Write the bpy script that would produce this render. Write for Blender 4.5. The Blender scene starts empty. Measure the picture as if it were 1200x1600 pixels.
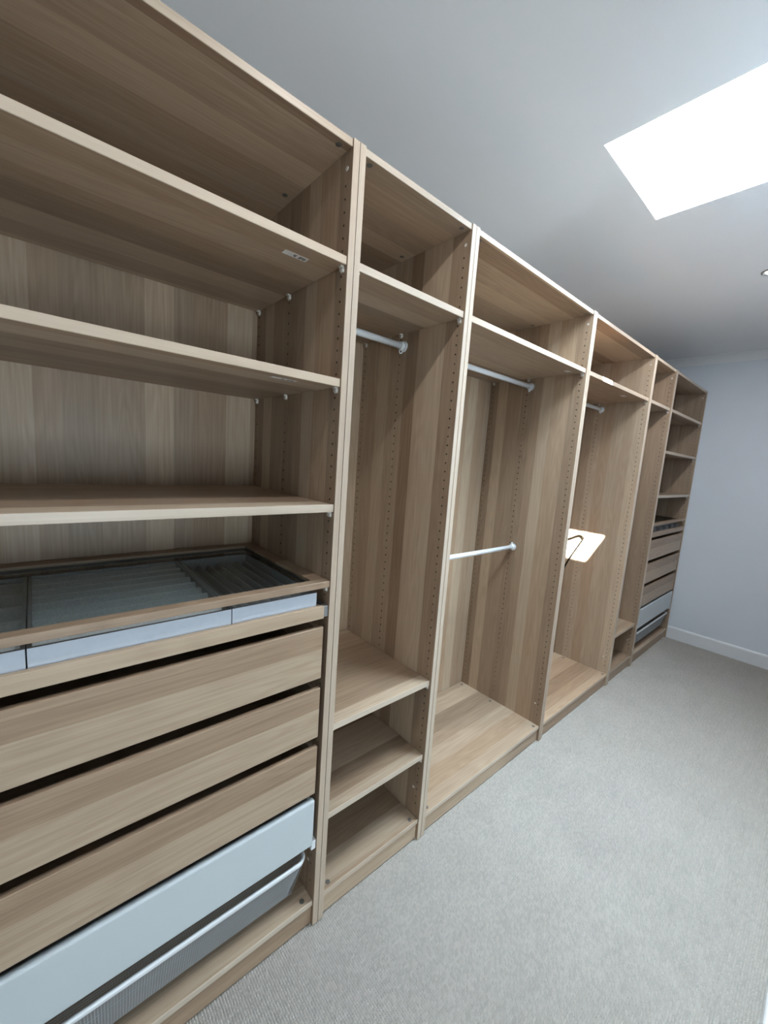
import bpy, bmesh, math, random
import numpy as np
from mathutils import Vector, Matrix

random.seed(7)
rng = np.random.default_rng(7)
scene = bpy.context.scene
C = scene.collection

# ------------------------------------------------------------------ camera
F_PX = 626.43
cam_d = bpy.data.cameras.new('camera')
cam_d.sensor_fit = 'HORIZONTAL'
cam_d.sensor_width = 36.0
cam_d.lens = F_PX / 1200.0 * 36.0
cam_d.clip_start = 0.01
cam = bpy.data.objects.new('camera', cam_d)
cam.location = (-0.6681, -0.9496, 1.5607)
cam.rotation_mode = 'XYZ'
cam.rotation_euler = (1.43654, -0.06938, -0.71334)
C.objects.link(cam)
scene.camera = cam

# ------------------------------------------------------------------ view
vs = scene.view_settings
vs.view_transform = 'Standard'
vs.look = 'None'
vs.gamma = 1.0
vs.use_curve_mapping = False
vs.exposure = -0.12
scene.display_settings.display_device = 'sRGB'

# ------------------------------------------------------------------ light
SKY = 96.0
SUN = 560.0
world = bpy.data.worlds.new('sky')
scene.world = world
world.use_nodes = True
wn = world.node_tree.nodes
wn['Background'].inputs['Color'].default_value = (0.72, 0.87, 1.0, 1)
wn['Background'].inputs['Strength'].default_value = SKY

SUN_DIR = Vector((0.66, 0.51, -1.0)).normalized()
sun_d = bpy.data.lights.new('sun', 'SUN')
sun_d.energy = SUN
sun_d.angle = 0.0093
sun_d.color = (1.0, 0.97, 0.92)
sun = bpy.data.objects.new('sun', sun_d)
sun.rotation_euler = SUN_DIR.to_track_quat('-Z', 'Y').to_euler()
sun.location = (0, -2, 6)
C.objects.link(sun)

# room dimensions
X0, X1 = -1.90, 4.022          # back wall / end wall
Y0, Y1 = -1.03, 0.60           # right wall / wall behind wardrobes
ZC = 2.68                      # ceiling
DX0, DX1, DZ = -1.80, 0.75, 2.60              # unseen opening added in the right wall to let fill light in
BX0, BX1, BY = -2.6, 2.4, -3.8                 # unseen room added beyond the opening for fill light
WX0, WX1, WZ0, WZ1 = -0.60, -0.24, 0.25, 1.40     # its unseen window, sized for the fill light it lets in
SX0, SX1, SY0, SY1, SH = 0.857, 1.436, -0.990, -0.232, 0.62   # skylight shaft


def portal(name, loc, rot, sx, sy):
    d = bpy.data.lights.new(name, 'AREA')
    d.shape = 'RECTANGLE'
    d.size, d.size_y = sx, sy
    d.cycles.is_portal = True
    o = bpy.data.objects.new(name, d)
    o.location, o.rotation_euler = loc, rot
    C.objects.link(o)


portal('skylight_portal', ((SX0 + SX1) / 2, (SY0 + SY1) / 2, ZC + SH + 0.04), (0, 0, 0), SX1 - SX0, SY1 - SY0)

portal('window_fill_portal', ((WX0 + WX1) / 2, BY - 0.02, (WZ0 + WZ1) / 2), (math.pi / 2, 0, 0), WX1 - WX0, WZ1 - WZ0)


# ------------------------------------------------------------------ helpers
def bx(bm, x0, x1, y0, y1, z0, z1, mi=0):
    v = [bm.verts.new(p) for p in ((x0, y0, z0), (x1, y0, z0), (x1, y1, z0), (x0, y1, z0),
                                   (x0, y0, z1), (x1, y0, z1), (x1, y1, z1), (x0, y1, z1))]
    for f in ((0, 3, 2, 1), (4, 5, 6, 7), (0, 1, 5, 4), (1, 2, 6, 5), (2, 3, 7, 6), (3, 0, 4, 7)):
        bm.faces.new([v[i] for i in f]).material_index = mi


def bevel(bm, off, seg=1):
    bmesh.ops.bevel(bm, geom=list(bm.edges), offset=off, segments=seg, affect='EDGES', profile=0.5)


def tube(bm, pts, r, n=8, closed=False, flat=1.0):
    """round tube along a polyline"""
    pts = [Vector(p) for p in pts]
    rings = []
    m = len(pts)
    for i, p in enumerate(pts):
        a = pts[(i - 1) % m] if (closed or i > 0) else p
        b = pts[(i + 1) % m] if (closed or i < m - 1) else p
        t = (b - a).normalized()
        up = Vector((0, 0, 1)) if abs(t.z) < 0.9 else Vector((0, 1, 0))
        s = t.cross(up).normalized()
        u = s.cross(t).normalized()
        rings.append([bm.verts.new(p + s * (r * math.cos(k * 2 * math.pi / n)) + u * (r * flat * math.sin(k * 2 * math.pi / n))) for k in range(n)])
    for i in range(m if closed else m - 1):
        A, B = rings[i], rings[(i + 1) % m]
        for k in range(n):
            f = bm.faces.new((A[k], A[(k + 1) % n], B[(k + 1) % n], B[k]))
            f.smooth = True
    if not closed:
        bm.faces.new(rings[0])
        bm.faces.new(list(reversed(rings[-1])))


def cyl(bm, p0, p1, r, n=16):
    tube(bm, (p0, p1), r, n)


def mesh_of(bm, name, mats):
    bmesh.ops.recalc_face_normals(bm, faces=bm.faces)
    me = bpy.data.meshes.new(name)
    bm.to_mesh(me)
    bm.free()
    for m in (mats if isinstance(mats, (list, tuple)) else [mats]):
        me.materials.append(m)
    return me


def link(name, me, parent=None, loc=(0, 0, 0), **props):
    o = bpy.data.objects.new(name, me)
    C.objects.link(o)
    o.location = loc
    if parent is not None:
        o.parent = parent
    for k, v in props.items():
        o[k] = v
    return o


def obj(name, bm, mats, parent=None, loc=(0, 0, 0), **props):
    return link(name, mesh_of(bm, name, mats), parent, loc, **props)


# ------------------------------------------------------------------ materials
def new_mat(name):
    m = bpy.data.materials.new(name)
    m.use_nodes = True
    nt = m.node_tree
    return m, nt, nt.nodes['Principled BSDF']


def N(nt, t, **kw):
    n = nt.nodes.new(t)
    for k, v in kw.items():
        setattr(n, k, v)
    return n


def math_node(nt, op, a, b=None, c=None):
    n = N(nt, 'ShaderNodeMath', operation=op)
    for i, v in enumerate((a, b, c)):
        if v is None:
            continue
        if isinstance(v, (int, float)):
            n.inputs[i].default_value = v
        else:
            nt.links.new(v, n.inputs[i])
    return n.outputs[0]


def plain(name, col, rough=0.5, metal=0.0, spec=0.5, noise=0.0, scale=40.0, bump=0.0):
    m, nt, b = new_mat(name)
    b.inputs['Base Color'].default_value = (*col, 1)
    b.inputs['Roughness'].default_value = rough
    b.inputs['Metallic'].default_value = metal
    b.inputs['Specular IOR Level'].default_value = spec
    tc = N(nt, 'ShaderNodeTexCoord')
    nz = N(nt, 'ShaderNodeTexNoise')
    nz.inputs['Scale'].default_value = scale
    nz.inputs['Detail'].default_value = 4
    nt.links.new(tc.outputs['Object'], nz.inputs['Vector'])
    r = N(nt, 'ShaderNodeValToRGB')
    r.color_ramp.elements[0].position, r.color_ramp.elements[1].position = 0.3, 0.7
    r.color_ramp.elements[0].color = tuple(c * (1 - noise) for c in col) + (1,)
    r.color_ramp.elements[1].color = tuple(min(1, c * (1 + noise)) for c in col) + (1,)
    nt.links.new(nz.outputs['Fac'], r.inputs['Fac'])
    nt.links.new(r.outputs['Color'], b.inputs['Base Color'])
    if bump:
        bp = N(nt, 'ShaderNodeBump')
        bp.inputs['Strength'].default_value = bump
        bp.inputs['Distance'].default_value = 0.002
        nt.links.new(nz.outputs['Fac'], bp.inputs['Height'])
        nt.links.new(bp.outputs['Normal'], b.inputs['Normal'])
    return m


WOOD_A = (0.250, 0.175, 0.118)
WOOD_B = (0.385, 0.290, 0.205)
WOOD_C = (0.530, 0.432, 0.322)


def wood(name, s_ax, g_ax, strips=11.0, step=None, rough=0.42, band=False, con=0.72):
    """white-stained oak foil: tone strips along s_ax, grain along g_ax"""
    m, nt, b = new_mat(name)
    L = nt.links.new
    tc = N(nt, 'ShaderNodeTexCoord')
    sep = N(nt, 'ShaderNodeSeparateXYZ')
    L(tc.outputs['Object'], sep.inputs[0])
    ax = {'x': sep.outputs[0], 'y': sep.outputs[1], 'z': sep.outputs[2]}
    t_ax = [a for a in 'xyz' if a not in (s_ax, g_ax)][0]
    oi = N(nt, 'ShaderNodeObjectInfo')
    rnd = math_node(nt, 'MULTIPLY', oi.outputs['Random'], 57.0)
    s, g, t = ax[s_ax], ax[g_ax], ax[t_ax]
    # fine grain
    cmb = N(nt, 'ShaderNodeCombineXYZ')
    L(math_node(nt, 'MULTIPLY_ADD', s, 150.0, rnd), cmb.inputs[0])
    L(math_node(nt, 'MULTIPLY_ADD', g, 3.0, rnd), cmb.inputs[1])
    L(math_node(nt, 'MULTIPLY', t, 60.0), cmb.inputs[2])
    gr = N(nt, 'ShaderNodeTexNoise')
    gr.inputs['Scale'].default_value = 1.0
    gr.inputs['Detail'].default_value = 5.0
    gr.inputs['Roughness'].default_value = 0.62
    L(cmb.outputs[0], gr.inputs['Vector'])
    # slow figure, turned into growth lines
    cm2 = N(nt, 'ShaderNodeCombineXYZ')
    L(math_node(nt, 'MULTIPLY_ADD', s, 9.0, rnd), cm2.inputs[0])
    L(math_node(nt, 'MULTIPLY_ADD', g, 0.9, rnd), cm2.inputs[1])
    fig = N(nt, 'ShaderNodeTexNoise')
    fig.inputs['Scale'].default_value = 1.0
    fig.inputs['Detail'].default_value = 2.0
    L(cm2.outputs[0], fig.inputs['Vector'])
    rings = math_node(nt, 'SINE', math_node(nt, 'MULTIPLY', fig.outputs['Fac'], 95.0))
    # strips
    if step is None:
        vo = N(nt, 'ShaderNodeTexVoronoi', voronoi_dimensions='1D', feature='F1')
        vo.inputs['Scale'].default_value = 1.0
        vo.inputs['Randomness'].default_value = 0.75
        L(math_node(nt, 'MULTIPLY_ADD', s, strips, rnd), vo.inputs['W'])
        sc = N(nt, 'ShaderNodeSeparateColor')
        L(vo.outputs['Color'], sc.inputs[0])
        tone, hue = sc.outputs[0], sc.outputs[1]
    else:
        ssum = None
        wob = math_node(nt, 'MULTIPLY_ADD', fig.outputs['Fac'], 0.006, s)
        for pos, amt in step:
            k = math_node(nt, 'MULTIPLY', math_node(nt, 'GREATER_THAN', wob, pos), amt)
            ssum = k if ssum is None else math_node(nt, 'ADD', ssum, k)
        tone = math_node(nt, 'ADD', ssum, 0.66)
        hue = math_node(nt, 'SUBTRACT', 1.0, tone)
    v = math_node(nt, 'MULTIPLY_ADD', tone, con, 0.48 - con / 2)
    v = math_node(nt, 'ADD', v, math_node(nt, 'MULTIPLY', math_node(nt, 'SUBTRACT', gr.outputs['Fac'], 0.5), 0.75))
    v = math_node(nt, 'ADD', v, math_node(nt, 'MULTIPLY', rings, 0.055))
    ramp = N(nt, 'ShaderNodeValToRGB')
    e = ramp.color_ramp.elements
    e[0].position, e[0].color = 0.0, (*WOOD_A, 1)
    e[1].position, e[1].color = 1.0, (*WOOD_C, 1)
    mid = e.new(0.5)
    mid.color = (*WOOD_B, 1)
    if band:                                   # front edges, paler than the boards
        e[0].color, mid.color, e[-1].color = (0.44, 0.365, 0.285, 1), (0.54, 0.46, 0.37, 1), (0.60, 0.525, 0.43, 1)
    L(v, ramp.inputs['Fac'])
    mix = N(nt, 'ShaderNodeMix', data_type='RGBA', blend_type='MULTIPLY')
    mix.inputs['B'].default_value = (1.0, 0.93, 0.87, 1)
    L(hue, mix.inputs['Factor'])
    L(ramp.outputs['Color'], mix.inputs['A'])
    L(mix.outputs['Result'], b.inputs['Base Color'])
    b.inputs['Roughness'].default_value = rough
    b.inputs['Specular IOR Level'].default_value = 0.4
    bp = N(nt, 'ShaderNodeBump')
    bp.inputs['Strength'].default_value = 0.10
    bp.inputs['Distance'].default_value = 0.001
    L(gr.outputs['Fac'], bp.inputs['Height'])
    L(bp.outputs['Normal'], b.inputs['Normal'])
    return m


def glass(name, tint, refl=1.0):
    m, nt, b = new_mat(name)
    nt.nodes.remove(b)
    out = nt.nodes['Material Output']
    tr = N(nt, 'ShaderNodeBsdfTransparent')
    tr.inputs['Color'].default_value = (*tint, 1)
    gl = N(nt, 'ShaderNodeBsdfGlossy')
    gl.inputs['Roughness'].default_value = 0.02
    fr = N(nt, 'ShaderNodeFresnel')
    fr.inputs['IOR'].default_value = 1.5
    mx = N(nt, 'ShaderNodeMixShader')
    geo = N(nt, 'ShaderNodeNewGeometry')
    outer = math_node(nt, 'SUBTRACT', 1.0, geo.outputs['Backfacing'])
    nt.links.new(math_node(nt, 'MULTIPLY', math_node(nt, 'MULTIPLY', fr.outputs[0], refl), outer), mx.inputs[0])
    nt.links.new(tr.outputs[0], mx.inputs[1])
    nt.links.new(gl.outputs[0], mx.inputs[2])
    nt.links.new(mx.outputs[0], out.inputs['Surface'])
    return m


M = {}
M['side'] = wood('oak_side', 'y', 'z', 14.0, con=0.74)
M['back'] = wood('oak_back', 'x', 'z', 11.0, con=0.52)
M['flat'] = wood('oak_flat', 'y', 'x', 11.0, con=0.82)
M['plinth'] = wood('oak_plinth', 'z', 'x', 9.0)
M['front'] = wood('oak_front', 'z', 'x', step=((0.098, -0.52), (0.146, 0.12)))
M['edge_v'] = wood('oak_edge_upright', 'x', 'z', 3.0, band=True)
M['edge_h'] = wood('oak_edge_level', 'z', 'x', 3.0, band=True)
M['hole'] = plain('hole_shade', (0.09, 0.065, 0.045), 0.9)  # same board; the shade inside the holes is put into this brown
M['wall'] = plain('wall_paint', (0.79, 0.84, 0.90), 0.6, noise=0.012, scale=3.0)
M['ceil'] = plain('ceiling_paint', (0.90, 0.92, 0.94), 0.7, noise=0.01, scale=2.0)
M['trim'] = plain('trim_gloss', (0.87, 0.90, 0.92), 0.3, noise=0.01, scale=3.0)
M['white'] = plain('white_lacquer', (0.55, 0.60, 0.62), 0.35, noise=0.01, scale=5.0)
M['railw'] = plain('white_metal', (0.80, 0.83, 0.85), 0.28, noise=0.01, scale=20.0)
M['wire'] = plain('mesh_wire', (0.46, 0.465, 0.47), 0.4, noise=0.02, scale=50.0)
M['zinc'] = plain('zinc', (0.13, 0.12, 0.11), 0.45, metal=0.2, noise=0.1, scale=300.0)
M['clip'] = plain('clip_plastic', (0.62, 0.58, 0.52), 0.4, noise=0.03, scale=100.0)
M['felt'] = plain('grey_felt', (0.36, 0.38, 0.39), 0.95, noise=0.12, scale=220.0, bump=0.3)
M['pleat'] = plain('pale_felt', (0.55, 0.57, 0.57), 0.95, noise=0.10, scale=220.0, bump=0.3)
M['roll'] = plain('dark_felt', (0.15, 0.155, 0.16), 0.95, noise=0.10, scale=220.0, bump=0.3)
M['card'] = plain('pale_grey_board', (0.50, 0.545, 0.61), 0.6, noise=0.02, scale=60.0)
M['paper'] = plain('paper', (0.72, 0.70, 0.68), 0.6, noise=0.02, scale=60.0)
M['ink'] = plain('ink', (0.06, 0.055, 0.05), 0.6)
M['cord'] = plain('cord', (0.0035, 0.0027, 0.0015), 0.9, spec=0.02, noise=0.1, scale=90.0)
M['steel'] = plain('runner_steel', (0.33, 0.335, 0.335), 0.35, metal=0.6, noise=0.05, scale=80.0)
M['dark'] = plain('dark_gasket', (0.05, 0.05, 0.048), 0.6)
M['glass'] = glass('shelf_glass', (0.94, 0.96, 0.955), 0.4)
M['pane'] = glass('window_glass', (0.97, 0.98, 0.98))
M['pane_warm'] = glass('warm_fill_glass', (0.98, 0.96, 0.93))  # tint added to warm the light from the unseen window


def carpet_material():
    m, nt, b = new_mat('loop_pile_carpet')
    L = nt.links.new
    tc = N(nt, 'ShaderNodeTexCoord')
    sp = N(nt, 'ShaderNodeSeparateXYZ')       # one yarn tone for each loop
    L(tc.outputs['Object'], sp.inputs[0])
    cb = N(nt, 'ShaderNodeCombineXYZ')
    L(math_node(nt, 'FLOOR', math_node(nt, 'MULTIPLY_ADD', sp.outputs[0], 1 / 0.0072, 1.10 / 0.0072)), cb.inputs[0])
    L(math_node(nt, 'FLOOR', math_node(nt, 'MULTIPLY_ADD', sp.outputs[1], 1 / 0.0072, 1.03 / 0.0072)), cb.inputs[1])
    wh = N(nt, 'ShaderNodeTexWhiteNoise', noise_dimensions='2D')
    L(cb.outputs[0], wh.inputs['Vector'])
    sc = N(nt, 'ShaderNodeSeparateColor')
    L(wh.outputs['Color'], sc.inputs[0])
    nz = N(nt, 'ShaderNodeTexNoise')
    nz.inputs['Scale'].default_value = 900.0
    nz.inputs['Detail'].default_value = 2.0
    L(tc.outputs['Object'], nz.inputs['Vector'])
    n2 = N(nt, 'ShaderNodeTexNoise')
    n2.inputs['Scale'].default_value = 6.0
    L(tc.outputs['Object'], n2.inputs['Vector'])
    v = math_node(nt, 'MULTIPLY_ADD', sc.outputs[0], 0.16, 0.25)
    v = math_node(nt, 'MULTIPLY_ADD', nz.outputs['Fac'], 0.45, v)
    v = math_node(nt, 'MULTIPLY_ADD', n2.outputs['Fac'], 0.12, v)
    r = N(nt, 'ShaderNodeValToRGB')
    e = r.color_ramp.elements
    e[0].position, e[0].color = 0.12, (0.205, 0.192, 0.172, 1)
    e[1].position, e[1].color = 0.85, (0.60, 0.565, 0.512, 1)
    L(v, r.inputs['Fac'])
    L(r.outputs['Color'], b.inputs['Base Color'])
    b.inputs['Roughness'].default_value = 0.95
    b.inputs['Specular IOR Level'].default_value = 0.1
    return m


M['carpet'] = carpet_material()

# ------------------------------------------------------------------ the room
T = 0.12
bm = bmesh.new()
bx(bm, X0 - T, X1 + T, Y0 - T, Y1 + T, -0.10, -0.0165)
floor = obj('floor', bm, M['carpet'], kind='structure', category='floor', label='grey-beige loop pile carpet floor in front of the wardrobes')

# carpet loops: a real relief of small tufts
PITCH = 0.0072
lx0, ly1 = -1.10, 0.036
nx = int((X1 - lx0) / PITCH) * 3 + 1
ny = int((ly1 - Y0) / PITCH) * 3 + 1
ii, jj = np.meshgrid(np.arange(nx), np.arange(ny), indexing='ij')
px = lx0 + ii * PITCH / 3
py = Y0 + jj * PITCH / 3
gx, gy = ii % 3 == 0, jj % 3 == 0              # gaps across and along the rows
loop_h = rng.uniform(-0.0016, 0.0, (nx // 3 + 2, ny // 3 + 2))[ii // 3, jj // 3]
pz = loop_h + rng.uniform(-0.0006, 0.0006, px.shape) - 0.0006
pz[gx & ~gy] = -0.0095 + rng.uniform(-0.0010, 0.0010, (gx & ~gy).sum())
pz[gy & ~gx] = -0.0140
pz[gx & gy] = -0.0160
sx = np.where(ii % 3 == 1, -1, np.where(ii % 3 == 2, 1, 0))
sy = np.where(jj % 3 == 1, -1, np.where(jj % 3 == 2, 1, 0))
px = px + sx * PITCH * 0.10 + rng.uniform(-0.0005, 0.0005, px.shape)
py = py + sy * PITCH * 0.09 + rng.uniform(-0.0004, 0.0004, py.shape)
px = np.clip(px, lx0, X1)
py = np.clip(py, Y0, ly1)
co = np.stack([px, py, pz], -1).reshape(-1, 3).astype(np.float32)
a = (ii[:-1, :-1] * ny + jj[:-1, :-1]).ravel()
quads = np.stack([a, a + ny, a + ny + 1, a + 1], 1).astype(np.int32)
me = bpy.data.meshes.new('carpet_pile')
me.vertices.add(len(co))
me.vertices.foreach_set('co', co.ravel())
me.loops.add(quads.size)
me.loops.foreach_set('vertex_index', quads.ravel())
me.polygons.add(len(quads))
me.polygons.foreach_set('loop_start', np.arange(0, quads.size, 4, dtype=np.int32))
me.polygons.foreach_set('loop_total', np.full(len(quads), 4, dtype=np.int32))
me.polygons.foreach_set('use_smooth', np.ones(len(quads), dtype=bool))
me.update()
me.validate()
me.materials.append(M['carpet'])
link('carpet_pile', me, floor, kind='stuff')

bm = bmesh.new()
bx(bm, X0 - T, X1 + T, Y1, Y1 + T, -0.1, ZC + 0.1)
obj('wall_left', bm, M['wall'], kind='structure', category='wall', label='pale wall behind the row of wardrobes')
bm = bmesh.new()
bx(bm, X0 - T, DX0, Y0 - T, Y0, -0.1, ZC + 0.1)
bx(bm, DX1, X1 + T, Y0 - T, Y0, -0.1, ZC + 0.1)
bx(bm, DX0, DX1, Y0 - T, Y0, DZ, ZC + 0.1)
obj('wall_right', bm, M['wall'], kind='structure', category='wall', label='pale wall facing the wardrobes')
bm = bmesh.new()
bx(bm, X1, X1 + T, Y0, Y1, -0.1, ZC + 0.1)
obj('wall_end', bm, M['wall'], kind='structure', category='wall', label='pale blue-grey wall at the far end of the wardrobes')
bm = bmesh.new()
bx(bm, X0 - T, X0, Y0, Y1, -0.1, ZC + 0.1)
obj('wall_back', bm, M['wall'], kind='structure', category='wall', label='pale wall behind the viewer')

# unseen room added beyond the opening: its daylight brightens the dressing room
bm = bmesh.new()
bx(bm, BX0, BX1, BY, Y0 - T, -0.10, -0.001)
obj('floor_fill_room', bm, M['carpet'], kind='structure', category='floor', label='carpet floor of an unseen room added for fill light')
bm = bmesh.new()
bx(bm, BX0 - T, BX1 + T, BY - T, Y0 - T, ZC, ZC + 0.1)
obj('ceiling_fill_room', bm, M['ceil'], kind='structure', category='ceiling', label='white ceiling of an unseen room added for fill light')
bm = bmesh.new()
bx(bm, BX0 - T, BX0, BY - T, Y0 - T, -0.1, ZC)
obj('wall_fill_room_left', bm, M['wall'], kind='structure', category='wall', label='pale side wall of the room added for fill light, left of its opening')
bm = bmesh.new()
bx(bm, BX1, BX1 + T, BY - T, Y0 - T, -0.1, ZC)
obj('wall_fill_room_right', bm, M['wall'], kind='structure', category='wall', label='pale side wall of the room added for fill light, right of its opening')
bm = bmesh.new()
bx(bm, BX0, X0 - T, Y0 - T, Y0 - T + 0.05, -0.1, ZC)
bx(bm, BX0, WX0, BY - T, BY, -0.1, ZC)
bx(bm, WX1, BX1, BY - T, BY, -0.1, ZC)
bx(bm, WX0, WX1, BY - T, BY, -0.1, WZ0)
bx(bm, WX0, WX1, BY - T, BY, WZ1, ZC)
obj('wall_fill_room_front', bm, M['wall'], kind='structure', category='wall', label='pale outer wall of the room added for fill light, around its window')
bm = bmesh.new()
f = 0.05
ys0, ys1 = BY - 0.09, BY - 0.03
bx(bm, WX0, WX0 + f, ys0, ys1, WZ0, WZ1)
bx(bm, WX1 - f, WX1, ys0, ys1, WZ0, WZ1)
bx(bm, WX0 + f, WX1 - f, ys0, ys1, WZ0, WZ0 + f)
bx(bm, WX0 + f, WX1 - f, ys0, ys1, WZ1 - f, WZ1)
bx(bm, WX0 + f, WX1 - f, ys0, ys1, 0.83, 0.87)
w2 = obj('window_fill', bm, M['trim'], kind='structure', category='window', label='tall narrow white framed window added out of view for fill light')  # unseen window added to brighten the near end and the ceiling
for za, zb in ((WZ0 + f, 0.83), (0.87, WZ1 - f)):
    bm = bmesh.new()
    bx(bm, WX0 + f, WX1 - f, BY - 0.062, BY - 0.058, za, zb)
    obj('window_pane', bm, M['pane_warm'], w2)

# ceiling with the skylight hole and its shaft
bm = bmesh.new()
bx(bm, X0 - T, SX0, Y0 - T, Y1 + T, ZC, ZC + 0.1)
bx(bm, SX1, X1 + T, Y0 - T, Y1 + T, ZC, ZC + 0.1)
bx(bm, SX0, SX1, Y0 - T, SY0, ZC, ZC + 0.1)
bx(bm, SX0, SX1, SY1, Y1 + T, ZC, ZC + 0.1)
ceil = obj('ceiling', bm, M['ceil'], kind='structure', category='ceiling', label='white painted ceiling with a rectangular skylight opening')
bm = bmesh.new()
zs = ZC + 0.1
bx(bm, SX0 - 0.04, SX0, SY0 - 0.04, SY1 + 0.04, zs, ZC + SH)
bx(bm, SX1, SX1 + 0.04, SY0 - 0.04, SY1 + 0.04, zs, ZC + SH)
bx(bm, SX0, SX1, SY0 - 0.04, SY0, zs, ZC + SH)
bx(bm, SX0, SX1, SY1, SY1 + 0.04, zs, ZC + SH)
obj('skylight_shaft', bm, M['ceil'], ceil)

# skylight window on top of the shaft
bm = bmesh.new()
f = 0.03
z0, z1 = ZC + SH, ZC + SH + 0.06
bx(bm, SX0 - f, SX0, SY0 - f, SY1 + f, z0, z1)
bx(bm, SX1, SX1 + f, SY0 - f, SY1 + f, z0, z1)
bx(bm, SX0, SX1, SY0 - f, SY0, z0, z1)
bx(bm, SX0, SX1, SY1, SY1 + f, z0, z1)
w1 = obj('window_1', bm, M['trim'], kind='structure', category='skylight', label='bright skylight window at the top of the ceiling shaft')
bm = bmesh.new()
bx(bm, SX0 - 0.01, SX1 + 0.01, SY0 - 0.01, SY1 + 0.01, z1 - 0.012, z1 - 0.008)
obj('window_pane', bm, M['pane'], w1)

# baseboards (bullnose top) and coved cornices, swept along a wall
def sweep(name, prof, p0, p1, inward, mat, **kw):
    """prof: list of (distance from wall, height); closed outline"""
    bm = bmesh.new()
    p0, p1, inward = Vector(p0), Vector(p1), Vector(inward)
    A = [bm.verts.new(p0 + inward * d + Vector((0, 0, h))) for d, h in prof]
    B = [bm.verts.new(p1 + inward * d + Vector((0, 0, h))) for d, h in prof]
    n = len(prof)
    for i in range(n):
        bm.faces.new((A[i], A[(i + 1) % n], B[(i + 1) % n], B[i]))
    bm.faces.new(A)
    bm.faces.new(list(reversed(B)))
    return obj(name, bm, mat, **kw)


BB = [(0, -0.016), (0.016, -0.016), (0.016, 0.098), (0.0145, 0.106), (0.011, 0.112), (0.006, 0.115), (0, 0.116)]
sweep('baseboard_end', BB, (X1, Y0 + 0.016, 0), (X1, 0.0, 0), (-1, 0, 0), M['trim'], kind='structure', category='baseboard', label='white baseboard along the far end wall')
sweep('baseboard_right', BB, (DX1, Y0, 0), (X1, Y0, 0), (0, 1, 0), M['trim'], kind='structure', category='baseboard', label='white baseboard along the wall facing the wardrobes')
CV = [(0, 0), (0, -0.072), (0.004, -0.072)]
for k in range(1, 8):
    an = k / 8 * math.pi / 2
    CV.append((0.060 - 0.056 * math.cos(an), -0.072 + 0.066 * math.sin(an)))
CV += [(0.060, -0.006), (0.060, 0)]
sweep('trim_1', CV, (X1, Y0, ZC), (X1, Y1, ZC), (-1, 0, 0), M['trim'], kind='structure', category='cornice', label='white coved cornice above the far end wall')
sweep('trim_2', CV, (X0, Y0, ZC), (X1, Y0, ZC), (0, 1, 0), M['trim'], kind='structure', category='cornice', label='white coved cornice above the wall facing the wardrobes')
sweep('trim_3', CV, (X0, Y1, ZC), (X1, Y1, ZC), (0, -1, 0), M['trim'], kind='structure', category='cornice', label='white coved cornice above the wall behind the wardrobes')

# ------------------------------------------------------------------ wardrobe parts
H, D, P = 2.364, 0.58, 0.0195        # height, depth, panel thickness
BASE = 0.092                         # top of the bottom panel
HOLE_Y = (0.028, 0.322, 0.552)
GAP = 0.001                          # each frame is 2 mm narrower than its pitch


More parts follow.
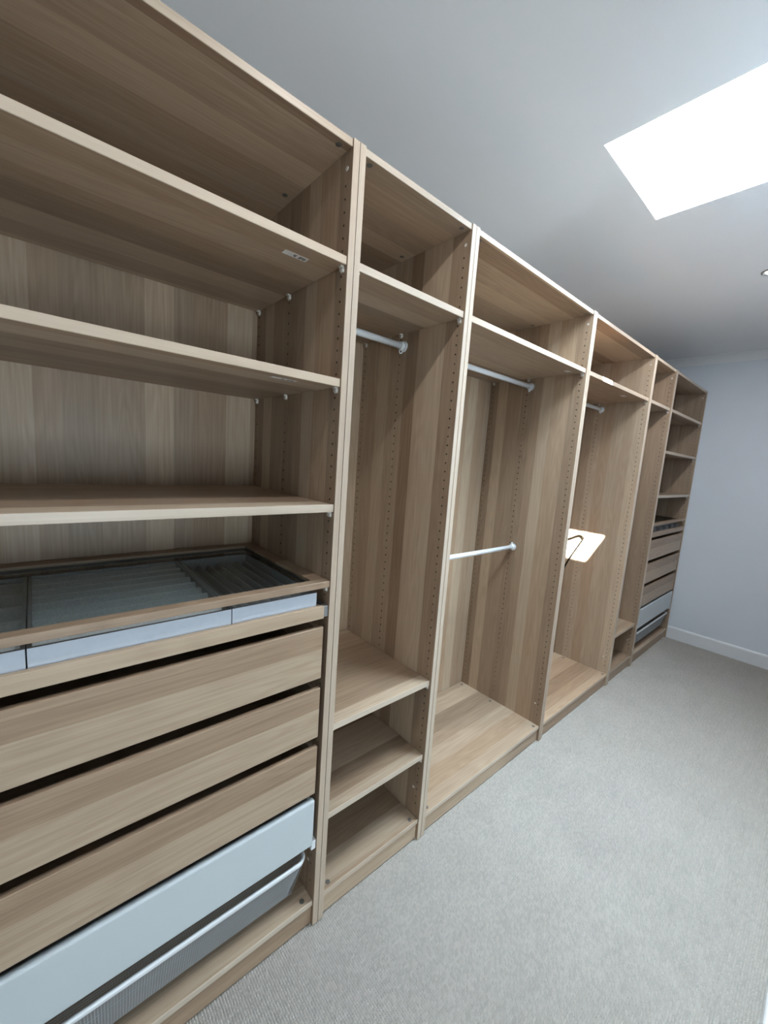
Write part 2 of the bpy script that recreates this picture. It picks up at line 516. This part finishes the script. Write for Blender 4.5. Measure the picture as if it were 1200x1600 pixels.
def side_panel_mesh(right, z_lo=0.150, z_hi=2.31):
    """upright board whose inner face carries three rows of real shelf-pin holes"""
    V, Fc, Mi = [], [], []

    def vert(x, y, z):
        V.append((x, y, z))
        return len(V) - 1
    # local: inner face at x=0, board goes to -P (left board); mirrored for the right one
    sg = -1 if right else 1

    def q(pts, mi=0):
        ids = [vert(sg * x, y, z) for x, y, z in pts]
        Fc.append(ids if sg == 1 else ids[::-1])
        Mi.append(mi)
    c = 0.0008
    q([(-P, 0, 0), (-P, 0, H), (-P, D, H), (-P, D, 0)])
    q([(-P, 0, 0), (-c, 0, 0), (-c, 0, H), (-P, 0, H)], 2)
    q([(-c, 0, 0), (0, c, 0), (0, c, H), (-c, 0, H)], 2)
    q([(-P, D, 0), (-P, D, H), (0, D, H), (0, D, 0)])
    q([(-P, 0, H), (-c, 0, H), (0, c, H), (0, D, H), (-P, D, H)])
    q([(-P, 0, 0), (-P, D, 0), (0, D, 0), (0, c, 0), (-c, 0, 0)])
    hw, r, dp, pitch = 0.006, 0.0033, 0.012, 0.032
    nz = int((z_hi - z_lo) / pitch)
    edges = [c]
    for y in HOLE_Y:
        edges += [y - hw, y + hw]
    edges.append(D)
    for k in range(0, len(edges), 2):
        q([(0, edges[k], 0), (0, edges[k + 1], 0), (0, edges[k + 1], H), (0, edges[k], H)])
    for y in HOLE_Y:
        q([(0, y - hw, 0), (0, y + hw, 0), (0, y + hw, z_lo - 0.016), (0, y - hw, z_lo - 0.016)])
        zt = z_lo + (nz - 1) * pitch + 0.016
        q([(0, y - hw, zt), (0, y + hw, zt), (0, y + hw, H), (0, y - hw, H)])
        for i in range(nz):
            z = z_lo + i * pitch
            q([(0, y - hw, z - 0.016), (0, y + hw, z - 0.016), (0, y + hw, z - hw), (0, y - hw, z - hw)])
            q([(0, y - hw, z + hw), (0, y + hw, z + hw), (0, y + hw, z + 0.016), (0, y - hw, z + 0.016)])
            oc = [(math.cos((k + .5) * math.pi / 4), math.sin((k + .5) * math.pi / 4)) for k in range(8)]
            sq = [(1, .414), (.414, 1), (-.414, 1), (-1, .414), (-1, -.414), (-.414, -1), (.414, -1), (1, -.414)]
            cor = {0: (1, 1), 2: (-1, 1), 4: (-1, -1), 6: (1, -1)}
            for k in range(8):
                k2 = (k + 1) % 8
                o1 = (0, y + oc[k][0] * r, z + oc[k][1] * r)
                o2 = (0, y + oc[k2][0] * r, z + oc[k2][1] * r)
                s1 = (0, y + sq[k][0] * hw, z + sq[k][1] * hw)
                s2 = (0, y + sq[k2][0] * hw, z + sq[k2][1] * hw)
                if k in cor:
                    q([s1, (0, y + cor[k][0] * hw, z + cor[k][1] * hw), s2, o2, o1])
                else:
                    q([s1, s2, o2, o1])
                q([o1, o2, (-dp, o2[1], o2[2]), (-dp, o1[1], o1[2])], 1)
            q([(-dp, y + oc[k][0] * r, z + oc[k][1] * r) for k in range(8)], 1)
    me = bpy.data.meshes.new('side_panel')
    me.from_pydata(V, [], Fc)
    me.polygons.foreach_set('material_index', Mi)
    me.materials.append(M['side'])
    me.materials.append(M['hole'])
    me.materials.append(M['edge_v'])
    me.update()
    return me


SIDE_L, SIDE_R = side_panel_mesh(False), side_panel_mesh(True)

bm = bmesh.new()                                # cam fitting: slotted zinc disc
cyl(bm, (0, 0, -0.001), (0, 0, 0.0006), 0.0085, 16)
bx(bm, -0.005, 0.005, -0.001, 0.001, 0.0006, 0.0011)
CAM = mesh_of(bm, 'cam_fitting', M['zinc'])

bm = bmesh.new()                                # shelf support: peg, plate and lug under the shelf (right-hand side)
cyl(bm, (-0.007, 0, -0.0085), (0.004, 0, -0.0085), 0.0065, 12)
bx(bm, -0.011, -0.0005, -0.006, 0.006, -0.004, -0.0002)
bx(bm, -0.0025, -0.0003, -0.007, 0.007, -0.016, -0.001)
PIN = mesh_of(bm, 'shelf_support', M['clip'])

bm = bmesh.new()                                # white cap over a joining screw
tube(bm, ((0, 0, 0), (-0.0015, 0, 0)), 0.0055, 12)
CAP = mesh_of(bm, 'screw_cap', M['clip'])

cache = {}


def panel(key, x0, x1, y0, y1, z0, z1, mat, bev=0.0011):
    k = (key, round(x1 - x0, 4), round(y0, 4), round(y1, 4), round(z1 - z0, 4), mat)
    if k not in cache:
        bm = bmesh.new()
        bx(bm, 0, x1 - x0, y0, y1, 0, z1 - z0)
        if bev:
            bevel(bm, bev)
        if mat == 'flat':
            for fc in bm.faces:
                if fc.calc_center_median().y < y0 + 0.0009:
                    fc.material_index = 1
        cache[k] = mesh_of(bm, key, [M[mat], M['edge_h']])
    return cache[k], (x0, 0, z0)


def frame(x, w, label, ):
    """one open wardrobe carcass"""
    root = bpy.data.objects.new('wardrobe', None)
    C.objects.link(root)
    root.location = (x + GAP, 0, 0)
    root['label'] = label
    root['category'] = 'wardrobe'
    root['group'] = 'row of open oak-effect wardrobes'
    wi = w - 2 * GAP
    link('side_panel', SIDE_L, root, (P, 0, 0))
    r = link('side_panel', SIDE_R, root, (wi - P, 0, 0))
    for z in (0.215, 2.302):
        link('screw_cap', CAP, r, (-0.0002, 0.045 if z < 1 else 0.024, z))
    e = 0.0003
    me, lo = panel('top_panel', P + e, wi - P - e, 0.004, D - 0.012, H - P, H - 0.0005, 'flat')
    t = link('top_panel', me, root, lo)
    me, lo = panel('bottom_panel', P + e, wi - P - e, 0.006, D - 0.012, BASE - P, BASE, 'flat')
    b = link('bottom_panel', me, root, lo)
    me, lo = panel('back_panel', P + e, wi - P - e, D - 0.011, D - 0.004, 0.02, H - 0.004, 'back', 0)
    link('back_panel', me, root, lo)
    me, lo = panel('plinth', P + e, wi - P - e, 0.012, 0.028, 0.0005, BASE - P - 0.0005, 'plinth')
    link('plinth', me, root, lo)
    for y in (0.025, 0.318, 0.543):
        for cx in (0.030, wi - 2 * P - 0.030):
            link('cam_fitting', CAM, b, (cx, y, P))
            cmo = link('cam_fitting', CAM, t, (cx, y, 0))
            cmo.rotation_euler = (math.pi, 0, 0)
    root['w'] = wi
    return root


def supports(sh, wi_in, z=0.0):
    for y in (0.020, 0.318, 0.548):
        link('shelf_support', PIN, sh, (wi_in - 0.0002, y, z))
        o = link('shelf_support', PIN, sh, (0.0002, y, z))
        o.rotation_euler = (0, 0, math.pi)


SHT = 0.022


def shelf(root, z, front=0.006):
    wi = root['w']
    e = 0.0006
    me, lo = panel('shelf', P + e, wi - P - e, front, 0.565, z - SHT, z, 'flat')
    s = link('shelf', me, root, lo)
    supports(s, wi - 2 * P - 2 * e)
    return s


def sticker(sh, x0, x1, y0, y1, ink=True):
    bm = bmesh.new()
    bx(bm, x0, x1, y0, y1, -0.0005, -0.0001)
    st = obj('label_sticker', bm, M['paper'], sh)
    if ink:
        bm = bmesh.new()
        n = 9
        for k in range(n):
            if k in (2, 3):
                continue
            a = x0 + (x1 - x0) * (0.42 + 0.52 * k / n)
            bx(bm, a, a + (x1 - x0) * 0.035, y0 + 0.004, y1 - (0.004 if k % 3 else 0.008), -0.0008, -0.0005)
        obj('print', bm, M['ink'], sh)
    return st


def clothes_rail(root, z, ring):
    wi = root['w']
    bm = bmesh.new()
    cyl(bm, (P + 0.008, 0.30, z), (wi - P - 0.008, 0.30, z), 0.0125, 20)
    r = obj('clothes_rail', bm, M['railw'], root)
    for xa, sgn in ((wi - P - 0.0002, -1), (P + 0.0002, 1)):
        bm = bmesh.new()
        tube(bm, [(xa, 0.30, z), (xa + sgn * 0.005, 0.30, z)], 0.021, 20)
        tube(bm, [(xa + sgn * 0.004, 0.30, z), (xa + sgn * 0.024, 0.30, z)], 0.0158, 20)
        tube(bm, [(xa + sgn * 0.026 , 0.30, z + 0.0125), (xa + sgn * 0.038, 0.30, z + 0.0125)], 0.0022, 6)
        zc = z + ring * 0.021
        ringp = [(xa + sgn * (0.016 + 0.0075 * math.cos(k * math.pi / 7)), 0.30, zc + 0.0075 * math.sin(k * math.pi / 7)) for k in range(14)]
        tube(bm, ringp, 0.0026, 6, closed=True)
        obj('end_bracket', bm, M['railw'], r)
    return r


DX = 0.033


def runner_meshes(a, b, wi, y0, z0, z1, mat):
    out = []
    for xa, xb in ((P + 0.001, a - 0.0008), (b + 0.0008, wi - P - 0.001)):
        bm = bmesh.new()
        bx(bm, xa, xb, y0, 0.53, z0, z1)
        bevel(bm, 0.0008)
        out.append(mesh_of(bm, 'runner', M[mat]))
    return out



def drawer_meshes(wi):
    if ('dr', wi) in cache:
        return cache[('dr', wi)]
    bm = bmesh.new()
    a, b = DX + 0.004, wi - DX - 0.004
    bx(bm, a, a + 0.014, 0.0205, 0.55, 0.006, 0.158)
    bx(bm, b - 0.014, b, 0.0205, 0.55, 0.006, 0.158)
    bx(bm, a + 0.014, b - 0.014, 0.536, 0.55, 0.006, 0.158)
    bx(bm, a + 0.014, b - 0.014, 0.0205, 0.536, 0.012, 0.018)
    body = mesh_of(bm, 'drawer', M['plinth'])
    bm = bmesh.new()
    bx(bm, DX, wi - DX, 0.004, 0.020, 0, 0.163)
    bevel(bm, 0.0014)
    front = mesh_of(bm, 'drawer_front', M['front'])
    run = runner_meshes(a, b, wi, 0.060, 0.010, 0.040, 'steel')
    cache[('dr', wi)] = body, front, run
    return cache[('dr', wi)]


def drawer(root, z):
    body, front, run = drawer_meshes(root['w'])
    d = link('drawer', body, root, (0, 0, z))
    link('drawer_front', front, d)
    for r in run:
        link('runner', r, d)
    return d


def white_drawer(root, z):
    wi = root['w']
    bm = bmesh.new()
    a, b = DX + 0.004, wi - DX - 0.004
    bx(bm, a, a + 0.012, 0.0205, 0.55, 0.006, 0.158)
    bx(bm, b - 0.012, b, 0.0205, 0.55, 0.006, 0.158)
    bx(bm, a + 0.012, b - 0.012, 0.538, 0.55, 0.006, 0.158)
    bx(bm, a + 0.012, b - 0.012, 0.0205, 0.538, 0.010, 0.014)
    d = obj('drawer', bm, M['white'], root, (0, 0, z), label='plain white drawer below the oak drawers')
    bm = bmesh.new()
    bx(bm, DX, wi - DX, 0.000, 0.020, 0, 0.164)
    bevel(bm, 0.006, 3)
    obj('drawer_front', bm, M['white'], d, label='white drawer front with rounded edges')
    for r in runner_meshes(a, b, wi, 0.004, -0.020, 0.012, 'railw'):
        link('runner', r, d, label='white runner bracket')


def rrect(x0, x1, y0, y1, r, z, n=5):
    pts = []
    for cx, cy, a0 in ((x1 - r, y0 + r, -90), (x1 - r, y1 - r, 0), (x0 + r, y1 - r, 90), (x0 + r, y0 + r, 180)):
        for k in range(n + 1):
            an = math.radians(a0 + 90 * k / n)
            pts.append((cx + r * math.cos(an), cy + r * math.sin(an), z))
    return pts


def basket(root, zr=0.262, zb=0.128):
    wi = root['w']
    x0, x1, y0, y1 = 0.046, wi - 0.046, 0.012, 0.545
    bm = bmesh.new()
    tube(bm, rrect(x0, x1, y0, y1, 0.030, zr), 0.0055, 8, closed=True)
    tube(bm, rrect(x0 + .001, x1 - .001, y0 + .001, y1 - .001, 0.030, zr - 0.007), 0.0050, 8, closed=True)
    bk = obj('mesh_basket', bm, M['railw'], root, label='white wire mesh basket')
    # wires: real thin three-sided rods
    V, Fc = [], []

    def rod(p, q_, r=0.0007):
        p, q_ = Vector(p), Vector(q_)
        t = (q_ - p).normalized()
        up = Vector((0, 0, 1)) if abs(t.z) < .9 else Vector((0, 1, 0))
        s = t.cross(up).normalized()
        u = s.cross(t)
        i = len(V)
        for c in (p, q_):
            for k in range(3):
                an = k * 2.0944
                V.append(tuple(c + s * (r * math.cos(an)) + u * (r * math.sin(an))))
        for k in range(3):
            k2 = (k + 1) % 3
            Fc.append((i + k, i + k2, i + 3 + k2, i + 3 + k))
    ins = 0.032
    bx0, bx1, by0, by1 = x0 + ins, x1 - ins, y0 + ins, y1 - ins
    zt = zr - 0.008
    ps = 0.0062
    nxw = int((bx1 - bx0) / ps)
    nyw = int((by1 - by0) / ps)
    for k in range(nxw + 1):
        u = k / nxw
        xt, xb = x0 + 0.015 + (x1 - x0 - 0.03) * u, bx0 + (bx1 - bx0) * u
        rod((xt, y0, zt), (xb, by0, zb))
        rod((xt, y1, zt), (xb, by1, zb))
        rod((xb, by0, zb), (xb, by1, zb))
    for k in range(nyw + 1):
        u = k / nyw
        yt, yb = y0 + 0.015 + (y1 - y0 - 0.03) * u, by0 + (by1 - by0) * u
        rod((x0, yt, zt), (bx0, yb, zb))
        rod((x1, yt, zt), (bx1, yb, zb))
        rod((bx0, yb, zb), (bx1, yb, zb))
    nh = 18
    for k in range(nh + 1):
        u = k / nh
        z = zt + (zb - zt) * u
        d = ins * u
        cxy = 0.020
        loop = [(x0 + d + cxy, y0 + d), (x1 - d - cxy, y0 + d), (x1 - d, y0 + d + cxy), (x1 - d, y1 - d - cxy),
                (x1 - d - cxy, y1 - d), (x0 + d + cxy, y1 - d), (x0 + d, y1 - d - cxy), (x0 + d, y0 + d + cxy)]
        for j in range(8):
            rod((*loop[j], z), (*loop[(j + 1) % 8], z), 0.0009)
    me = bpy.data.meshes.new('wire_mesh')
    me.from_pydata(V, [], Fc)
    me.materials.append(M['wire'])
    link('wire_mesh', me, bk, kind='stuff')
    return bk


def glass_shelf(root, z):
    wi = root['w']
    e = 0.0006
    x0, x1 = P + e, wi - P - e
    bm = bmesh.new()
    t = 0.019
    bx(bm, x0, x1, 0.002, 0.033, z - t, z)
    bx(bm, x0, x0 + 0.045, 0.0332, 0.565, z - t, z)
    bx(bm, x1 - 0.045, x1, 0.0332, 0.565, z - t, z)
    bx(bm, x0 + 0.0452, x1 - 0.0452, 0.520, 0.565, z - t, z)
    bevel(bm, 0.001)
    s = obj('glass_shelf', bm, M['flat'], root, label='shelf with oak frame and clear glass top')
    bm = bmesh.new()
    bx(bm, x0 + 0.0455, x1 - 0.0455, 0.0335, 0.5195, z - 0.009, z - 0.005)
    obj('glass_pane', bm, M['glass'], s, label='clear greenish glass pane')
    bm = bmesh.new()
    bx(bm, x0 + 0.0455, x0 + 0.050, 0.0335, 0.5195, z - t + 0.002, z - 0.0092)
    bx(bm, x1 - 0.050, x1 - 0.0455, 0.0335, 0.5195, z - t + 0.002, z - 0.0092)
    bx(bm, x0 + 0.0505, x1 - 0.0505, 0.515, 0.5195, z - t + 0.002, z - 0.0092)
    obj('gasket', bm, M['dark'], s)
    for y in (0.020, 0.318, 0.548):
        link('shelf_support', PIN, s, (x1 - 0.0002, y, z - t))
        o = link('shelf_support', PIN, s, (x0 + 0.0002, y, z - t))
        o.rotation_euler = (0, 0, math.pi)
    return s


def tray(root, z0=1.078, z1=1.117):
    wi = root['w']
    bm = bmesh.new()
    a, b = DX + 0.002, wi - DX - 0.002
    bx(bm, a, b, 0.002, 0.018, z0, z1)
    bx(bm, a, a + 0.014, 0.0182, 0.55, z0 + 0.002, z1 - 0.004)
    bx(bm, b - 0.014, b, 0.0182, 0.55, z0 + 0.002, z1 - 0.004)
    bx(bm, a + 0.0142, b - 0.0142, 0.536, 0.55, z0 + 0.002, z1 - 0.004)
    bevel(bm, 0.002, 2)
    bx(bm, a + 0.012, b - 0.012, 0.016, 0.540, z0 + 0.002, z0 + 0.008)
    t = obj('pull_out_tray', bm, M['flat'], root)
    for r in runner_meshes(a, b, wi, 0.004, z0 + 0.004, z1 - 0.002, 'steel'):
        link('runner', r, t)
    return t


def insert_box(x0, x1, zb, zt, label, pleats, y0=0.0185, y1=0.5355):
    """open grey box that lies in the tray; pleats = ('x'|'y', count, height)"""
    root = bpy.data.objects.new('tray_insert', None)
    C.objects.link(root)
    root.location = (x0, 0, zb)
    root['label'] = label
    root['category'] = 'insert'
    root['group'] = 'grey inserts in the pull-out tray'
    w, h, t = x1 - x0, zt - zb, 0.007
    bm = bmesh.new()
    g = 0.0008
    bx(bm, g, w - g, y0, y0 + t, 0, h)
    bx(bm, g, w - g, y1 - t, y1, 0, h)
    bx(bm, g, g + t, y0 + t, y1 - t, 0, h)
    bx(bm, w - g - t, w - g, y0 + t, y1 - t, 0, h)
    bx(bm, g + t, w - g - t, y0 + t, y1 - t, 0, 0.004)
    for fc in bm.faces:                       # felt-lined inside, pale board outside
        cc = fc.calc_center_median()
        if y0 + 0.002 < cc.y < y1 - 0.002 and g + 0.002 < cc.x < w - g - 0.002 or cc.z > h - 0.001:
            fc.material_index = 1
    obj('insert_box', bm, [M['card'], M['felt']], root)
    ax, n, ph = pleats
    a0, a1, b0, b1 = g + t + 0.0005, w - g - t - 0.0005, y0 + t + 0.0005, y1 - t - 0.0005
    # saw-tooth felt pleats, each a piece of its own
    ln = (b1 - b0) if ax == 'x' else (a1 - a0)
    step = ln / n
    for k in range(n):
        bm = bmesh.new()
        prof = [(0.0, 0.0045), (step * 0.03, 0.010), (step * 0.50, ph * 0.62), (step * 0.74, ph * 0.95), (step * 0.84, ph), (step * 0.92, ph * 0.9), (step * 0.96, ph * 0.5), (step * 0.97, 0.0045)]
        for (c0, c1) in ((a0, a1) if ax == 'x' else (b0, b1),):
            A = [bm.verts.new((c0, b0 + k * step + d, z) if ax == 'x' else (a0 + k * step + d, c0, z)) for d, z in prof]
            B = [bm.verts.new((c1, b0 + k * step + d, z) if ax == 'x' else (a0 + k * step + d, c1, z)) for d, z in prof]
            m_ = len(prof)
            for i in range(m_):
                bm.faces.new((A[i], A[(i + 1) % m_], B[(i + 1) % m_], B[i]))
            bm.faces.new(A)
            bm.faces.new(list(reversed(B)))
        obj('felt_pleat', bm, M['pleat' if ax == 'x' else 'felt'], root)
    return root


# ------------------------------------------------------------------ the six wardrobes
def drawer_stack(root):
    for z in (2.083, 1.768, 1.418):
        yield shelf(root, z, 0.004)
    glass_shelf(root, 1.191)
    tray(root)
    for z in (0.888, 0.693, 0.498):
        drawer(root, z)
    white_drawer(root, 0.313)
    basket(root)


u1 = frame(-1.0, 1.0, 'nearest wide wardrobe with oak drawers, white drawer and mesh basket, cut by left edge')
sh = list(drawer_stack(u1))
X = -1.0 + P + GAP + 0.0006
sticker(sh[0], -0.171 - X, -0.104 - X, 0.056, 0.078)
sticker(sh[1], -0.203 - X, -0.132 - X, 0.042, 0.060)

u2 = frame(0.0, 0.5, 'narrow wardrobe with rail and three low shelves, next to the nearest drawers')
shelf(u2, 2.083)
shelf(u2, 0.706, 0.010)
shelf(u2, 0.386, 0.010)
clothes_rail(u2, 2.010, -1)

u3 = frame(0.5, 1.0, 'wide wardrobe with two white clothes rails, one high and one low')
s3 = shelf(u3, 2.083)
clothes_rail(u3, 2.016, -1)
clothes_rail(u3, 1.088, 1)
sticker(s3, 0.86, 0.90, 0.05, 0.075, False)

u4 = frame(1.5, 1.0, 'wide sunlit wardrobe with a single high clothes rail')
s4 = shelf(u4, 2.083)
clothes_rail(u4, 2.018, -1)
sticker(s4, 0.66, 0.72, 0.06, 0.085, False)

u5 = frame(2.5, 0.5, 'narrow wardrobe second from the far wall, with one low shelf')
shelf(u5, 2.083)
shelf(u5, 0.372, 0.010)

u6 = frame(3.0, 1.0, 'wide wardrobe with drawers against the far end wall')
list(drawer_stack(u6))

for o in (u1, u2, u3, u4, u5, u6):
    del o['w']

# ------------------------------------------------------------------ tray contents
ZT0, ZT1 = 1.0865, 1.156
insert_box(-0.9455, -0.692, ZT0, ZT1, 'pale grey tray insert with wide felt pleats, at the left edge under the glass', ('x', 5, 0.060))
insert_box(-0.691, -0.303, ZT0, ZT1, 'widest pale grey tray insert with crosswise felt pleats under the glass', ('x', 9, 0.064))
insert_box(-0.302, -0.0535, ZT0, ZT1, 'pale grey tray insert with lengthwise felt pleats, beside the side panel', ('y', 7, 0.046))

# rolled grey insert in the far tray
root = bpy.data.objects.new('tray_insert', None)
C.objects.link(root)
root.location = (3.055, 0, ZT0)
root['label'] = 'grey felt insert with round ridges in the far wardrobe tray'
root['category'] = 'insert'
bm = bmesh.new()
bx(bm, 0, 0.89, 0.02, 0.53, 0, 0.010)
obj('insert_base', bm, M['felt'], root)
for k in range(5):
    cx = 0.10 + 0.168 * k
    bm = bmesh.new()
    prof = [(cx + 0.058 * math.cos(math.pi * j / 14), 0.010 + 0.050 * math.sin(math.pi * j / 14)) for j in range(15)]
    A = [bm.verts.new((x, 0.021, z)) for x, z in prof]
    B = [bm.verts.new((x, 0.529, z)) for x, z in prof]
    for j in range(14):
        bm.faces.new((A[j], A[j + 1], B[j + 1], B[j])).smooth = True
    bm.faces.new((A[-1], A[0], B[0], B[-1]))
    bm.faces.new(A)
    bm.faces.new(list(reversed(B)))
    obj('felt_roll', bm, M['roll'], root)

# ------------------------------------------------------------------ thin cord in the sunlit wardrobe
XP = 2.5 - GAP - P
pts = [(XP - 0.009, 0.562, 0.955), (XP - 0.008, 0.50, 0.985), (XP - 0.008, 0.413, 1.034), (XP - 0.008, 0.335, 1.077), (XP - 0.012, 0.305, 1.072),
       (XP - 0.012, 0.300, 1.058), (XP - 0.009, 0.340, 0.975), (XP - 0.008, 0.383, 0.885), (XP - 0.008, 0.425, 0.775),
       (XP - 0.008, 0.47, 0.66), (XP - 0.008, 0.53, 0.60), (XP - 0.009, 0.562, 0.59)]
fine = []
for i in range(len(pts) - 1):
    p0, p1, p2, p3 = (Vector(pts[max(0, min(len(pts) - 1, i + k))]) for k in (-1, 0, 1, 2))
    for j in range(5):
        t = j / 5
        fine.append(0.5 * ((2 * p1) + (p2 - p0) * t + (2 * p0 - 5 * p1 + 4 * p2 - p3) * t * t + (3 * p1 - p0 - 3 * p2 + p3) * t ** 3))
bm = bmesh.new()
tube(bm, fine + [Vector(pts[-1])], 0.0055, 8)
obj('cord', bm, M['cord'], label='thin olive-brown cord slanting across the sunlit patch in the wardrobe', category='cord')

# ------------------------------------------------------------------ ceiling downlight
lm, nt_, b_ = new_mat('lamp_lens')
b_.inputs['Base Color'].default_value = (0.9, 0.9, 0.88, 1)
b_.inputs['Emission Color'].default_value = (1.0, 0.95, 0.88, 1)
b_.inputs['Emission Strength'].default_value = 3.0
M['lens'] = lm
n = 28
prof = [(0.047, -0.0002), (0.046, -0.004), (0.040, -0.006), (0.034, -0.004), (0.032, -0.0002)]
bm = bmesh.new()
rings = [[bm.verts.new((r * math.cos(2 * math.pi * k / n), r * math.sin(2 * math.pi * k / n), z)) for k in range(n)] for r, z in prof]
for i in range(len(prof) - 1):
    for k in range(n):
        bm.faces.new((rings[i][k], rings[i][(k + 1) % n], rings[i + 1][(k + 1) % n], rings[i + 1][k])).smooth = True
RING = mesh_of(bm, 'trim_ring', M['steel'])
bm = bmesh.new()
tube(bm, ((0, 0, -0.0002), (0, 0, -0.003)), 0.0315, 24)
LENS = mesh_of(bm, 'lens', M['lens'])


def downlight(x, y, label, watts):
    root = bpy.data.objects.new('downlight', None)
    C.objects.link(root)
    root.location = (x, y, ZC)
    root['label'] = label
    root['category'] = 'light'
    root['group'] = 'ceiling downlights'
    link('trim_ring', RING, root)
    link('lens', LENS, root)
    d = bpy.data.lights.new('downlight_lamp', 'AREA')
    d.shape = 'DISK'
    d.size = 0.062
    d.energy = watts
    d.color = (0.97, 0.98, 1.0)
    o = bpy.data.objects.new('downlight_lamp', d)
    o.location = (0, 0, -0.005)
    o.parent = root
    C.objects.link(o)


downlight(2.322, -0.530, 'small round downlight in the ceiling, at the right edge beyond the skylight', 15)
downlight(-0.02, -0.530, 'small unseen downlight added to the ceiling for fill light, on the near side of the skylight', 7)  # out of view, added to brighten the nearest wardrobes
downlight(-1.19, -0.530, 'small unseen downlight added to the ceiling for fill light, farthest on the near side of the skylight', 3)  # out of view, a further lamp added to fill the near end
